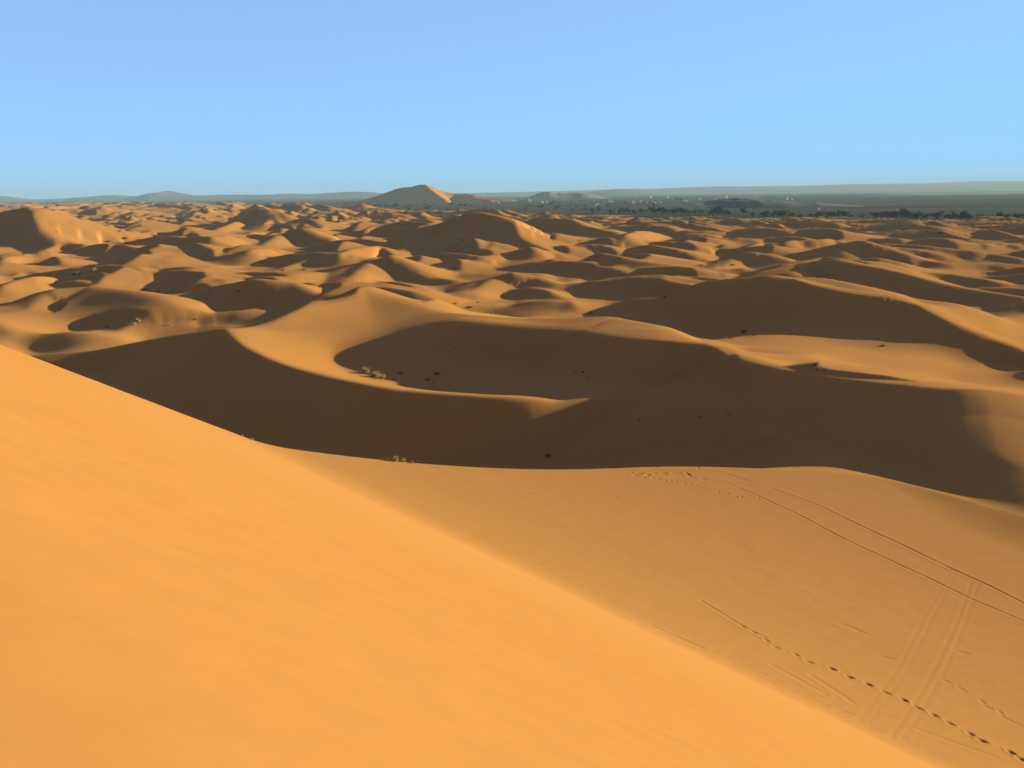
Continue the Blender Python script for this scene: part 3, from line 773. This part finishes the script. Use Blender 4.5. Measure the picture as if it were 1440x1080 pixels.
def ridge_mound(name, y, ridges, slope, mat, px0, px1, depth, nx=170, ny=110, r=4.0):
    x0 = at_y(px0, 280, y)[0]; x1 = at_y(px1, 280, y)[0]
    gx_, gy_ = np.meshgrid(np.linspace(x0, x1, nx), np.linspace(y - depth, y + depth, ny))
    z = np.full(gx_.shape, -40.0)
    for rd in ridges:
        pts = [at_y(px, py, y + dy) for px, py, dy in rd]
        d, hz, sd = seg_dist(gx_, gy_, pts)
        z = smax(z, hz - slope * (np.sqrt(d * d + r * r) - r), 6.0)
    z = z + 1.5 * fbm(gx_ / 60, gy_ / 60, 3)
    o = grid_mesh(name, gx_, gy_, np.maximum(z, PLAIN_Z - 3), mat); o['kind'] = 'structure'
    return o
ridge_mound('great_far_dune', 4700, [
    [(480,286,-30),(508,282,0),(535,274,40),(556,266,60),(566,263.5,60),(578,263,50),(590,259.5,30),(598,259.8,20),(608,263,60),(620,268,100),(640,272.5,130),(655,272.5,120),(664,273.5,110),(680,276.5,120),(720,280,140)],
    [(598,259.8,20),(606,266.5,-40),(615,273,-90),(624,279,-140)],
    [(586,262,35),(578,269,-40),(569,277,-110),(572,282,-150)],
    [(640,272.5,130),(660,277,40),(690,281,-60)],
], 0.58, SAND, 430, 790, 340)

# ------------------------------------------------------------------ planting and building kit
rs = random.Random(11)
def obj(name, me, mat=None, parent=None, loc=None, rz=0.0, sc_=None):
    if mat is not None and not me.materials: me.materials.append(mat)
    o = bpy.data.objects.new(name, me); scene.collection.objects.link(o)
    if parent is not None: o.parent = parent
    if loc is not None: o.location = loc
    o.rotation_euler = (0, 0, rz)
    if sc_ is not None: o.scale = sc_
    return o
def empty(name, loc, rz=0.0, sc_=(1, 1, 1)):
    o = bpy.data.objects.new(name, None); scene.collection.objects.link(o)
    o.empty_display_size = 0.2
    o.location = loc; o.rotation_euler = (0, 0, rz); o.scale = sc_
    return o
def tag(o, label, cat, group=None):
    o['label'] = label; o['category'] = cat
    if group: o['group'] = group
    return o
def mesh(name, v, f, smooth=False):
    me = bpy.data.meshes.new(name); me.from_pydata(v, [], f); me.update()
    if smooth:
        for p in me.polygons: p.use_smooth = True
    return me

def noise_mat(name, c1, c2, scale):
    m = new_mat(name, c1, 0.9)
    nt = m.node_tree; b = nt.nodes['Principled BSDF']; L = nt.links.new
    tc = N_(nt, 'ShaderNodeTexCoord')
    n1 = N_(nt, 'ShaderNodeTexNoise', Scale=scale, Detail=4.0)
    L(tc.outputs['Object'], n1.inputs['Vector'])
    cr = ramp(nt, [(0.38, c1), (0.62, c2)])
    L(n1.outputs['Fac'], cr.inputs['Fac']); L(cr.outputs[0], b.inputs['Base Color'])
    return m
LEAF = noise_mat('grove_leaf', (0.017, 0.021, 0.009), (0.036, 0.038, 0.016), 0.8)
PALM = noise_mat('palm_leaf', (0.02, 0.025, 0.01), (0.045, 0.045, 0.018), 0.9)
BARK = noise_mat('bark', (0.06, 0.042, 0.026), (0.1, 0.07, 0.04), 4.0)
DRY = noise_mat('dry_grass', (0.34, 0.21, 0.06), (0.48, 0.31, 0.1), 3.0)
TWIG = noise_mat('dead_twig', (0.07, 0.04, 0.02), (0.12, 0.075, 0.04), 3.0)
SHRUBLEAF = noise_mat('shrub_leaf', (0.08, 0.055, 0.022), (0.15, 0.1, 0.04), 3.0)
WALLS = [noise_mat('limewash', (0.3, 0.25, 0.18), (0.42, 0.36, 0.27), 0.4), noise_mat('mud_plaster', (0.2, 0.13, 0.075), (0.27, 0.18, 0.1), 0.4), noise_mat('pale_plaster', (0.28, 0.21, 0.14), (0.36, 0.28, 0.19), 0.4)]
WOOD = new_mat('door_wood', (0.08, 0.05, 0.03))
PANE = new_mat('dark_pane', (0.03, 0.035, 0.04), 0.2)

def trunk_mesh(h, r, limbs, R):
    v, f = [], []
    def tube(p0, p1, r0, r1, n=6):
        b = len(v); p0 = Vector(p0); p1 = Vector(p1); d = (p1 - p0).normalized()
        a = d.orthogonal().normalized(); c = d.cross(a)
        for (p, rr) in ((p0, r0), (p1, r1)):
            for k in range(n):
                t = 2 * math.pi * k / n
                v.append(p + (a * math.cos(t) + c * math.sin(t)) * rr)
        for k in range(n): f.append((b + k, b + (k + 1) % n, b + n + (k + 1) % n, b + n + k))
    tube((0, 0, -0.05), (0.02 * R.uniform(-1, 1), 0.02, h), r, r * 0.7)
    for k in range(limbs):
        t = 2 * math.pi * k / limbs + R.uniform(-.4, .4)
        e = (math.cos(t) * R.uniform(.18, .32), math.sin(t) * R.uniform(.18, .32), h + R.uniform(.15, .35))
        tube((0, 0, h * R.uniform(.6, .95)), e, r * 0.55, r * 0.2, 5)
    return mesh('trunk', v, f)
def crown_mesh(R, n=330, wide=0.55, lo=0.12, hi=1.0, lobes=9):
    """leaf clumps through the volume of several uneven lobes (unit-high tree)"""
    v, f = [], []
    L_ = []
    for k in range(lobes):
        t = R.uniform(0, 6.283); q = R.uniform(0.1, 0.75) * wide
        z = R.uniform(lo + 0.15, hi - 0.2)
        L_.append((math.cos(t) * q, math.sin(t) * q, z, R.uniform(0.13, 0.26)))
    for k in range(n):
        cx, cy, cz, cr = R.choice(L_)
        d = Vector((R.gauss(0, 1), R.gauss(0, 1), R.gauss(0, 1))).normalized() * cr * R.uniform(0.55, 1.08)
        p = Vector((cx, cy, max(cz + d.z, 0.04))) + Vector((d.x, d.y, 0))
        a = Vector((R.gauss(0, 1), R.gauss(0, 1), R.gauss(0, .7))).normalized(); c = a.orthogonal().normalized()
        s_ = R.uniform(0.05, 0.1); b = len(v)
        v += [p + a * s_, p + c * s_ * .8, p - a * s_, p - c * s_ * .8]
        f.append((b, b + 1, b + 2, b + 3))
    return mesh('crown', v, f)
def palm_mesh(R, n=16):
    v, f = [], []
    for k in range(n):
        t = 2 * math.pi * k / n + R.uniform(-.2, .2); up = R.uniform(0.1, 1.0)
        dx, dy = math.cos(t), math.sin(t); nx_, ny_ = -dy, dx
        pts = []
        for j in range(5):
            q = j / 4.0
            r_ = 0.36 * q; z = 0.80 + 0.26 * up * q - 0.42 * q * q
            w = 0.055 * math.sin(math.pi * min(q + 0.12, 1)) + 0.006
            pts.append((r_ * dx, r_ * dy, z, w))
        b = len(v)
        for (x, y, z, w) in pts:
            v += [(x + nx_ * w, y + ny_ * w, z - w * .7), (x, y, z), (x - nx_ * w, y - ny_ * w, z - w * .7)]
        for j in range(4):
            o_ = b + 3 * j
            f += [(o_, o_ + 1, o_ + 4, o_ + 3), (o_ + 1, o_ + 2, o_ + 5, o_ + 4)]
    return mesh('crown', v, f)
TREES = []
for k in range(5):
    R = random.Random(50 + k)
    TREES.append((trunk_mesh(0.32, 0.035, 4, R), crown_mesh(R, wide=0.5 + 0.1 * k), LEAF))
for k in range(2):
    R = random.Random(70 + k)
    TREES.append((trunk_mesh(0.82, 0.022, 0, R), palm_mesh(R), PALM))
def tree(name, loc, h, w, kind, label, cat='tree', group=None):
    t = empty(name, loc, rs.uniform(0, 6.28), (w, w, h))
    tag(t, label, cat, group)
    tm, cm, lm = TREES[kind]
    obj('trunk', tm, BARK, t); obj('crown', cm, lm, t)
    return t
def on_plain(px, py):
    q = at_z(px, py, PLAIN_Z + 0.4)
    lo = field_limit(np.array([q[0]]), np.array([q[1]]))[0]
    return q
GROVE = [(833,299,6),(843,299,9),(859,300,5),(871,300,6),(878,300,8),(884,300,8),(890,300,6),(903,299,6),(908,299,5),(916,300,10),(922,300,8),(930,300,9),(938,300,6),(944,301,7),(950,301,8),(956,301,9),(962,301,8),(970,301,6),(977,301,7),(987,301,7),(999,302,8),(1009,302,11),(1019,302,8),(1024,302,6),(1045,301,9),(1058,304,6),(1072,304,6),(1078,304,8),(1085,305,7),(1092,304,8),(1098,304,8),(1104,304,9),(1112,305,6),(1124,306,5),(1140,306,6),(1147,306,8),(1156,307,11),(1165,305,7),(1172,305,8),(1180,305,10),(1188,306,9),(1195,307,6),(1212,306,4),(1230,306,8),(1236,306,9),(1242,306,8),(1248,306,9),(1254,307,8),(1260,306,10),(1267,307,14),(1275,307,10),(1283,308,9),(1291,308,11),(1299,308,8),(1307,308,9),(1316,308,11),(1322,308,9),(1330,308,8),(1338,309,8),(1346,309,12),(1353,310,13),(1360,309,9),(1368,309,8),(1378,309,8),(1390,309,7),(1400,310,8),(1408,311,13),(1414,310,10),(1430,310,10),(1442,310,7),(1460,311,9)]
SPECIAL = {(843,299,9): 'pointed dark tree standing alone left of the grove row', (1009,302,11): 'tall rounded tree rising above the middle of the grove row', (1045,301,9): 'lone dark tree in the gap of the grove row', (1267,307,14): 'tallest dark tree of the long hedge on the right', (1408,311,13): 'broad dark tree near the right end of the grove', (1430,310,10): 'last tree of the grove at the right edge', (833,299,6): 'leftmost low tree of the grove row', (859,300,5): 'small round bush between the pointed tree and the grove', (1156,307,11): 'shaggy tall tree left of the gap in the grove'}
ORD = ['first','second','third','fourth','fifth','sixth','seventh','eighth','ninth','tenth','eleventh','twelfth','thirteenth','fourteenth','fifteenth','sixteenth','seventeenth','eighteenth','nineteenth','twentieth','twenty-first','twenty-second','twenty-third','twenty-fourth','twenty-fifth','twenty-sixth','twenty-seventh','twenty-eighth','twenty-ninth','thirtieth','thirty-first','thirty-second']
count_ = {}
for g in GROVE:
    px, py, hp = g
    q = on_plain(px, py)
    h = hp * q[1] / FPX * 1.05; w = h * rs.uniform(1.0, 1.55)
    k = rs.choice([0, 1, 2, 3, 4, 4, 3, 5]) if hp >= 9 else rs.choice([0, 1, 2, 3, 4])
    if g == (843,299,9): k, w = 0, h * 0.9
    sec = 'left part of the grove row' if px < 1045 else ('middle part of the grove row' if px < 1205 else 'long hedge of the grove')
    nm = 'palm_tree' if k >= 5 else 'tamarisk_tree'
    if nm == 'palm_tree': w = h * 1.1
    count_[sec] = count_.get(sec, -1) + 1
    lab = SPECIAL.get(g) or ('feathery palm, ' if k >= 5 else 'dark green tree, ') + ORD[count_[sec]] + ' from left in the ' + sec
    tree(nm, (q[0], q[1], PLAIN_Z - 0.3), h, w, k, lab, 'tree', None if g in SPECIAL else 'trees of the grove, ' + sec.split(',')[0] + (', palms' if k >= 5 else ''))
VIL = [(505,290,4),(528,291,4),(542,291,4),(548,291,4),(556,291,5),(575,290,3),(600,294,4),(610,289,4),(630,289,4),(636,289,5),(645,290,3),(650,290,4),(655,290,4),(662,290,3),(760,293,5),(782,294,5),(790,293,4),(805,296,3),(815,296,4),(822,296,4)]
for k in range(75):
    px = rs.uniform(480, 960)
    VIL.append((px, rs.uniform(282, 295) - 0.008 * (px - 720), rs.uniform(2, 4)))
for px, py, hp in VIL:
    q = on_plain(px, py)
    h = hp * q[1] / FPX; kd = rs.choice([0, 1, 2, 3, 5, 6])
    tree('palm_tree' if kd >= 5 else 'village_tree', (q[0], q[1], PLAIN_Z - 0.3), h, h * (1.1 if kd >= 5 else rs.uniform(1.2, 2.2)), kd,
         ('small dark palm' if kd >= 5 else 'small dark round tree') + ' scattered about the far village below the great dune', 'tree', 'village ' + ('palms' if kd >= 5 else 'trees'))

# flat-roofed houses of the village
def house_meshes(R, upper):
    v, f = [], []
    def box(x0, x1, y0, y1, z0, z1):
        b = len(v)
        for z in (z0, z1): v.extend([(x0, y0, z), (x1, y0, z), (x1, y1, z), (x0, y1, z)])
        f.extend([(b, b + 3, b + 2, b + 1), (b + 4, b + 5, b + 6, b + 7), (b, b + 1, b + 5, b + 4), (b + 1, b + 2, b + 6, b + 5), (b + 2, b + 3, b + 7, b + 6), (b + 3, b, b + 4, b + 7)])
    box(-.5, .5, -.35, .35, 0, .9)
    box(-.5, .5, -.35, -.31, .9, 1); box(-.5, .5, .31, .35, .9, 1); box(-.5, -.46, -.31, .31, .9, 1); box(.46, .5, -.31, .31, .9, 1)
    if upper: box(-.42, .05, -.28, .28, .9, 1.55)
    wall = mesh('wall', v, f)
    v, f = [], []
    box(-.07, .07, -.36, -.345, 0, .55); door = mesh('door', v, f)
    v, f = [], []
    box(-.06, .06, -.36, -.345, .35, .68); win = mesh('window', v, f)
    return wall, door, win
HM = [house_meshes(random.Random(1), False), house_meshes(random.Random(2), True)]
HOUSES = [(740,286,5),(762,285,4),(780,283,3),(795,281,4),(813,279.5,8),(816,289,6),(838,289,3),(840,285,7),(848,287,3),(861,285,4),(872,286,9),(890,285.5,4),(899,284.5,4),(901,284,4),(910,278,3),(921,285,3),(929,285,3),(938,278,4),(936,273.5,3),(961,282.5,2),(965,283.5,5),(983,281.5,4),(988,284,2),(993,282,6),(1006,281,3),(1021,278,4),(1061,277.5,3),(1074,277.5,4),(1083,277.5,8),(1091,280.5,3),(996,291.5,2),(1041,304,2),(1106,280.5,4),(1113,281.5,3),(1117,281,3),(1182,273.5,2),(1200,273.5,3),(1207,273,2),(1253,276.5,2),(1289,280,9),(1151,294.5,3),(1185,297,2),(1262,297,3),(1395,301.5,4),(634,281.8,3),(779,281,2)]
HL = {(813,279.5,8): 'long pale house behind the middle of the village', (872,286,9): 'widest pale block on the right side of the village', (1083,277.5,8): 'long white house beyond the dark mound', (1289,280,9): 'long pale wall-like house far out on the right plain', (634,281.8,3): 'single white house at the foot of the great dune', (996,291.5,2): 'tiny white hut in front of the dark mound', (1041,304,2): 'tiny white hut among the dunes below the grove gap', (1395,301.5,4): 'white hut above the hedge near the right edge', (1262,297,3): 'pale hut peeping over the tallest hedge tree', (740,286,5): 'leftmost bright white house of the village'}
for k in range(32):
    px = rs.gauss(835, 75) if k % 3 else rs.uniform(640, 1100)
    if 1000 < px < 1090: px -= 90
    HOUSES.append((px, rs.uniform(275.5, 289) - 0.01 * (px - 800), rs.uniform(2, 4.5)))
for hs in HOUSES:
    px, py, wp = hs
    q = on_plain(px, py)
    w = wp * q[1] / FPX * 0.9; hgt = min(max(w * rs.uniform(0.4, 0.7), 3.2), 11)
    wm = WALLS[rs.choice([0, 0, 2, 2, 1])] if px > 700 else WALLS[0]
    hid = rs.choice([0, 0, 1])
    hname = 'flat_roofed_house'
    tint_ = {'limewash': 'white', 'mud_plaster': 'brown mud', 'pale_plaster': 'cream'}[wm.name]
    side = 'left' if px < 780 else ('middle' if px < 900 else ('right' if px < 1000 else 'far right'))
    e_ = empty(hname, (q[0], q[1], PLAIN_Z - 0.6), rs.uniform(-0.5, 0.5) + 0.5, (w, w, hgt))
    tag(e_, HL.get(hs) or '%s flat-roofed house%s in the %s of the far village' % (tint_, ' with an upper room' if hid else '', side), 'house', None if hs in HL else 'village houses, %s, %s%s' % (tint_, side, ', two storeys' if hid else ''))
    wall, door, win = HM[hid]
    wo_ = obj('wall', wall, None, e_)
    if not wall.materials: wall.materials.append(WALLS[0])
    wo_.material_slots[0].link = 'OBJECT'; wo_.material_slots[0].material = wm
    obj('door', door, WOOD, e_, (0.1, 0, 0))
    obj('window', win, PANE, e_, (-0.25, 0, 0)); obj('window', win, PANE, e_, (0.34, 0, 0))

# ------------------------------------------------------------------ shrubs and grass on the dunes
def tuft_mesh(R, n, spread, lean, wid, curl=0.25):
    v, f = [], []
    for k in range(n):
        t = R.uniform(0, 6.283); q = abs(R.gauss(0, 0.45)) * spread
        x, y = math.cos(t) * q, math.sin(t) * q
        ln = R.uniform(0.45, 1.0) * (1 - 0.35 * min(q / (spread + 1e-6), 1)); dx, dy = math.cos(t) * lean * R.uniform(.3, 1.3) + R.gauss(0, .1), math.sin(t) * lean * R.uniform(.3, 1.3) + R.gauss(0, .1)
        a = R.uniform(0, 3.14); wx, wy = math.cos(a) * wid, math.sin(a) * wid
        b = len(v)
        m_ = (x + dx * .45 * ln, y + dy * .45 * ln, ln * .6); e = (x + dx * ln * (1 + curl), y + dy * ln * (1 + curl), ln * (1 - curl * .3))
        v += [(x - wx, y - wy, -.05), (x + wx, y + wy, -.05), (m_[0] + wx * .8, m_[1] + wy * .8, m_[2]), (m_[0] - wx * .8, m_[1] - wy * .8, m_[2]), e]
        f += [(b, b + 1, b + 2, b + 3), (b + 3, b + 2, b + 4)]
    return mesh('blades', v, f)
def bush_leaf_mesh(R, n):
    v, f = [], []
    for k in range(n):
        d = Vector((R.gauss(0, 1), R.gauss(0, 1), abs(R.gauss(0, .8)))).normalized() * R.uniform(.35, 1.0)
        p = Vector((d.x * .62, d.y * .62, .12 + d.z * .72)); a = Vector((R.gauss(0, 1), R.gauss(0, 1), R.gauss(0, 1))).normalized(); c = a.orthogonal().normalized()
        s_ = R.uniform(.035, .085); b = len(v)
        v += [p + a * s_, p + c * s_ * .6, p - a * s_, p - c * s_ * .6]; f.append((b, b + 1, b + 2, b + 3))
    return mesh('leaves', v, f)
GR = [tuft_mesh(random.Random(200 + k), 150, 0.4, 0.5, 0.02) for k in range(3)]
BU = [(tuft_mesh(random.Random(300 + k), 70, 0.3, 0.8, 0.016), bush_leaf_mesh(random.Random(310 + k), 100)) for k in range(3)]
SHRUBS = [  # column, row of the base, height in pixels, width factor, kind, label
 (545,648,5,1.0,'g','leftmost short dry tuft on the shelf rim'), (557,649,11,0.7,'g','tallest dry grass tuft on the shelf rim'), (568,650,8,0.7,'g','dry grass tuft just right of the tallest rim tuft'), (580,652,6,0.6,'g','rightmost small dry tuft on the shelf rim'),
 (341,614,4,0.9,'g','upper tiny tuft on the near ridge edge'), (355,619,4,0.9,'g','lower tiny tuft on the near ridge edge'),
 (515,525,11,1.0,'g','left pale dry shrub on the sunlit rim of the bowl'), (529,530,11,1.0,'g','middle pale dry shrub on the sunlit rim of the bowl'), (538,533,8,1.0,'g','right pale dry shrub on the sunlit rim of the bowl'), (524,531,5,1.6,'b','dark low shrub between the pale rim shrubs'),
 (563,525,5,1.5,'b','leftmost dark shrub on the bowl floor'), (614,527,6,1.5,'b','tallest dark shrub on the bowl floor'), (601,535,4,2.0,'b','flat dark shrub below the tallest one in the bowl'), (554,534,3,2.0,'b','flat dark shrub beside the pale rim shrubs'), (609,540,2.5,2.0,'b','tiny dark shrub lowest on the bowl floor'), (640,490,4,0.6,'b','thin dark twig bush on the back wall of the bowl'),
 (770,643,8,1.3,'b','dead dark shrub in the shade behind the shelf'),
 (1147,514,9,1.2,'b','dark bush with a long shadow behind the right crest'), (1150,521,7,1.0,'g','golden dry tuft before the dark bush on the right'), (1160,521,5,1.2,'b','small dark clump right of the golden tuft'),
 (820,524,3.5,1.8,'b','dark shrub on the right of the bowl floor'), (808,524,2.5,2.0,'b','tiny shrub left of the one at the right bowl floor'), (827,533,2.5,1.6,'b','lower tiny shrub on the right bowl floor'), (845,534,2,1.4,'b','rightmost tiny shrub on the bowl floor'),
 (1027,476,4,2.0,'b','dark shrub low on the face of the big shaded dune'), (1045,468,7,1.2,'b','tallest dark shrub on the face of the big shaded dune'), (1060,472,4,1.5,'b','right dark shrub on the face of the big shaded dune'), (1241,487,4,2.0,'b','dark shrub at the shaded foot of the right dune'),
 (830,441,4,2.2,'b','dark wide shrub in the hollow beyond the bowl'), (935,419,3.5,2.2,'b','dark shrub on the grey slope beside the big dune'),
 (640,428,3,2.5,'b','dark shrub left in the sunny saddle'), (672,426,3,1.5,'b','dark shrub right in the sunny saddle'), (660,434,4,2.5,'b','dark patch of scrub in the sunny saddle'), (692,441,4,1.0,'g','pale tuft beyond the bowl crest'), (740,411,3,1.5,'g','pale tuft on the low crest beyond the bowl'),
 (195,453,5,1.2,'g','taller pale shrub in the left pocket'), (189,457,4,1.2,'g','lower pale shrub in the left pocket'), (150,460,4,1.6,'g','greyish tuft in the shaded left pocket'), (162,463,3,2.5,'b','dark scrub in the shaded left pocket'), (238,458,3,1.2,'g','pale tuft on the left floor strip'), (275,451,2.5,2.0,'b','dark scrub at the tip of the left lit slope'),
 (204,408,5,1.4,'b','brown shrub on the sunny left dune'), (222,411,3,2.0,'b','small brown shrub right of it on the sunny left dune'),
 (112,386,4,1.6,'g','pale shrub left in the small left hollow'), (133,383,6,0.9,'g','upright pale shrub in the small left hollow'), (104,387,3,2.4,'b','dark scrub in the small left hollow'),
 (168,326,3.5,1.4,'b','shrub highest on the sunny face of the far left dune'), (176,337,5,1.6,'b','largest shrub on the sunny face of the far left dune'), (153,342,4,1.6,'b','left shrub at the foot of the far left dune'), (178,343,3,2.5,'b','dark scrub at the foot of the far left dune'), (218,333,4,2.4,'b','wide dark scrub right on the far left dune'), (261,324,4,1.5,'b','shrub on the pale slope right of the far left dune'), (142,311,2,1.4,'b','tiny shrub high on the far left dune'), (80,327,2,1.4,'b','tiny shrub left on the far left dune'),
 (986,374,4,1.8,'b','dark shrub on the bright slab of sand'), (1008,369,2.5,1.0,'b','tiny shrub right on the bright slab of sand'), (1121,367,3,1.4,'b','dark shrub beside the right bright slope'), (1030,373,3,2.5,'b','dark scrub in the shaded hollow behind the bright slab'), (1322,329,6,1.4,'b','dark bush alone in the small dunes at right'), (1388,385,2.5,1.2,'b','tiny shrub on the right low crest'),
 (640,378,4,2.5,'b','dark scrub on the lit tongue left of centre'), (755,375,2.5,1.6,'b','tiny dark shrub in the shaded centre hollow'), (734,351,2.5,1.4,'g','pale tuft on the shaded central dune'), (650,339,3,1.5,'b','small dark shrub on the big central dune'), (652,390,3,1.2,'g','pale tuft left of the round shaded dune'), (427,380,3,2.2,'b','dark scrub beside the left centre hollow'), (398,381,3,2.0,'b','dark scrub left in the left centre hollow'), (335,412,3,2.6,'b','dark scrub on the shaded left centre dune'), (312,395,3,1.1,'g','pale tuft behind the left centre dune'), (433,355,2.5,1.2,'g','pale tuft on the narrow lit crest'), (364,327,2.5,1.4,'g','pale tuft at the foot of the far lit dune'),
 (900,593,2.5,3.5,'b','flat dark scrub left of three in the big shade'), (985,588,2.5,3.0,'b','flat dark scrub in the middle of three in the big shade'), (1025,583,2.5,3.0,'b','flat dark scrub right of three in the big shade'),
]
seen_lab = {}
for k, (px, py, hp, wf, kd, lab) in enumerate(SHRUBS):
    x, y, z = hit(px, py, 30)
    h = hp * math.hypot(x, y) / FPX * 1.1
    e_ = empty('grass_tuft' if kd == 'g' else 'desert_shrub', (x, y, z - 0.03), rs.uniform(0, 6.28), (h * wf, h * wf, h))
    tag(e_, lab, 'grass' if kd == 'g' else 'shrub', 'plants on the dunes')
    if kd == 'g': obj('blades', GR[k % 3], DRY, e_)
    else:
        tw, lf = BU[k % 3]
        e_.scale = (h * wf * 0.85, h * wf * 0.85, h * 0.8); obj('twigs', tw, TWIG, e_); obj('leaves', lf, SHRUBLEAF, e_)

# ------------------------------------------------------------------ air
hv, hf = [], []
for z in (-27, 205):
    hv += [(-21000, -600, z), (23000, -600, z), (23000, 17600, z), (-21000, 17600, z)]
hf = [(0, 3, 2, 1), (4, 5, 6, 7), (0, 1, 5, 4), (1, 2, 6, 5), (2, 3, 7, 6), (3, 0, 4, 7)]
hm = bpy.data.materials.new('air'); hm.use_nodes = True
hn = hm.node_tree; hn.nodes.clear()
vp = hn.nodes.new('ShaderNodeVolumePrincipled'); ho = hn.nodes.new('ShaderNodeOutputMaterial')
vp.inputs['Color'].default_value = (0.28, 0.35, 0.40, 1)
vp.inputs['Density'].default_value = 0.00006
vp.inputs['Anisotropy'].default_value = 0.0
hn.links.new(vp.outputs[0], ho.inputs['Volume'])
haze = obj('haze', mesh('haze', hv, hf), hm); haze['kind'] = 'stuff'
print('total', time.time() - _t, X.shape)
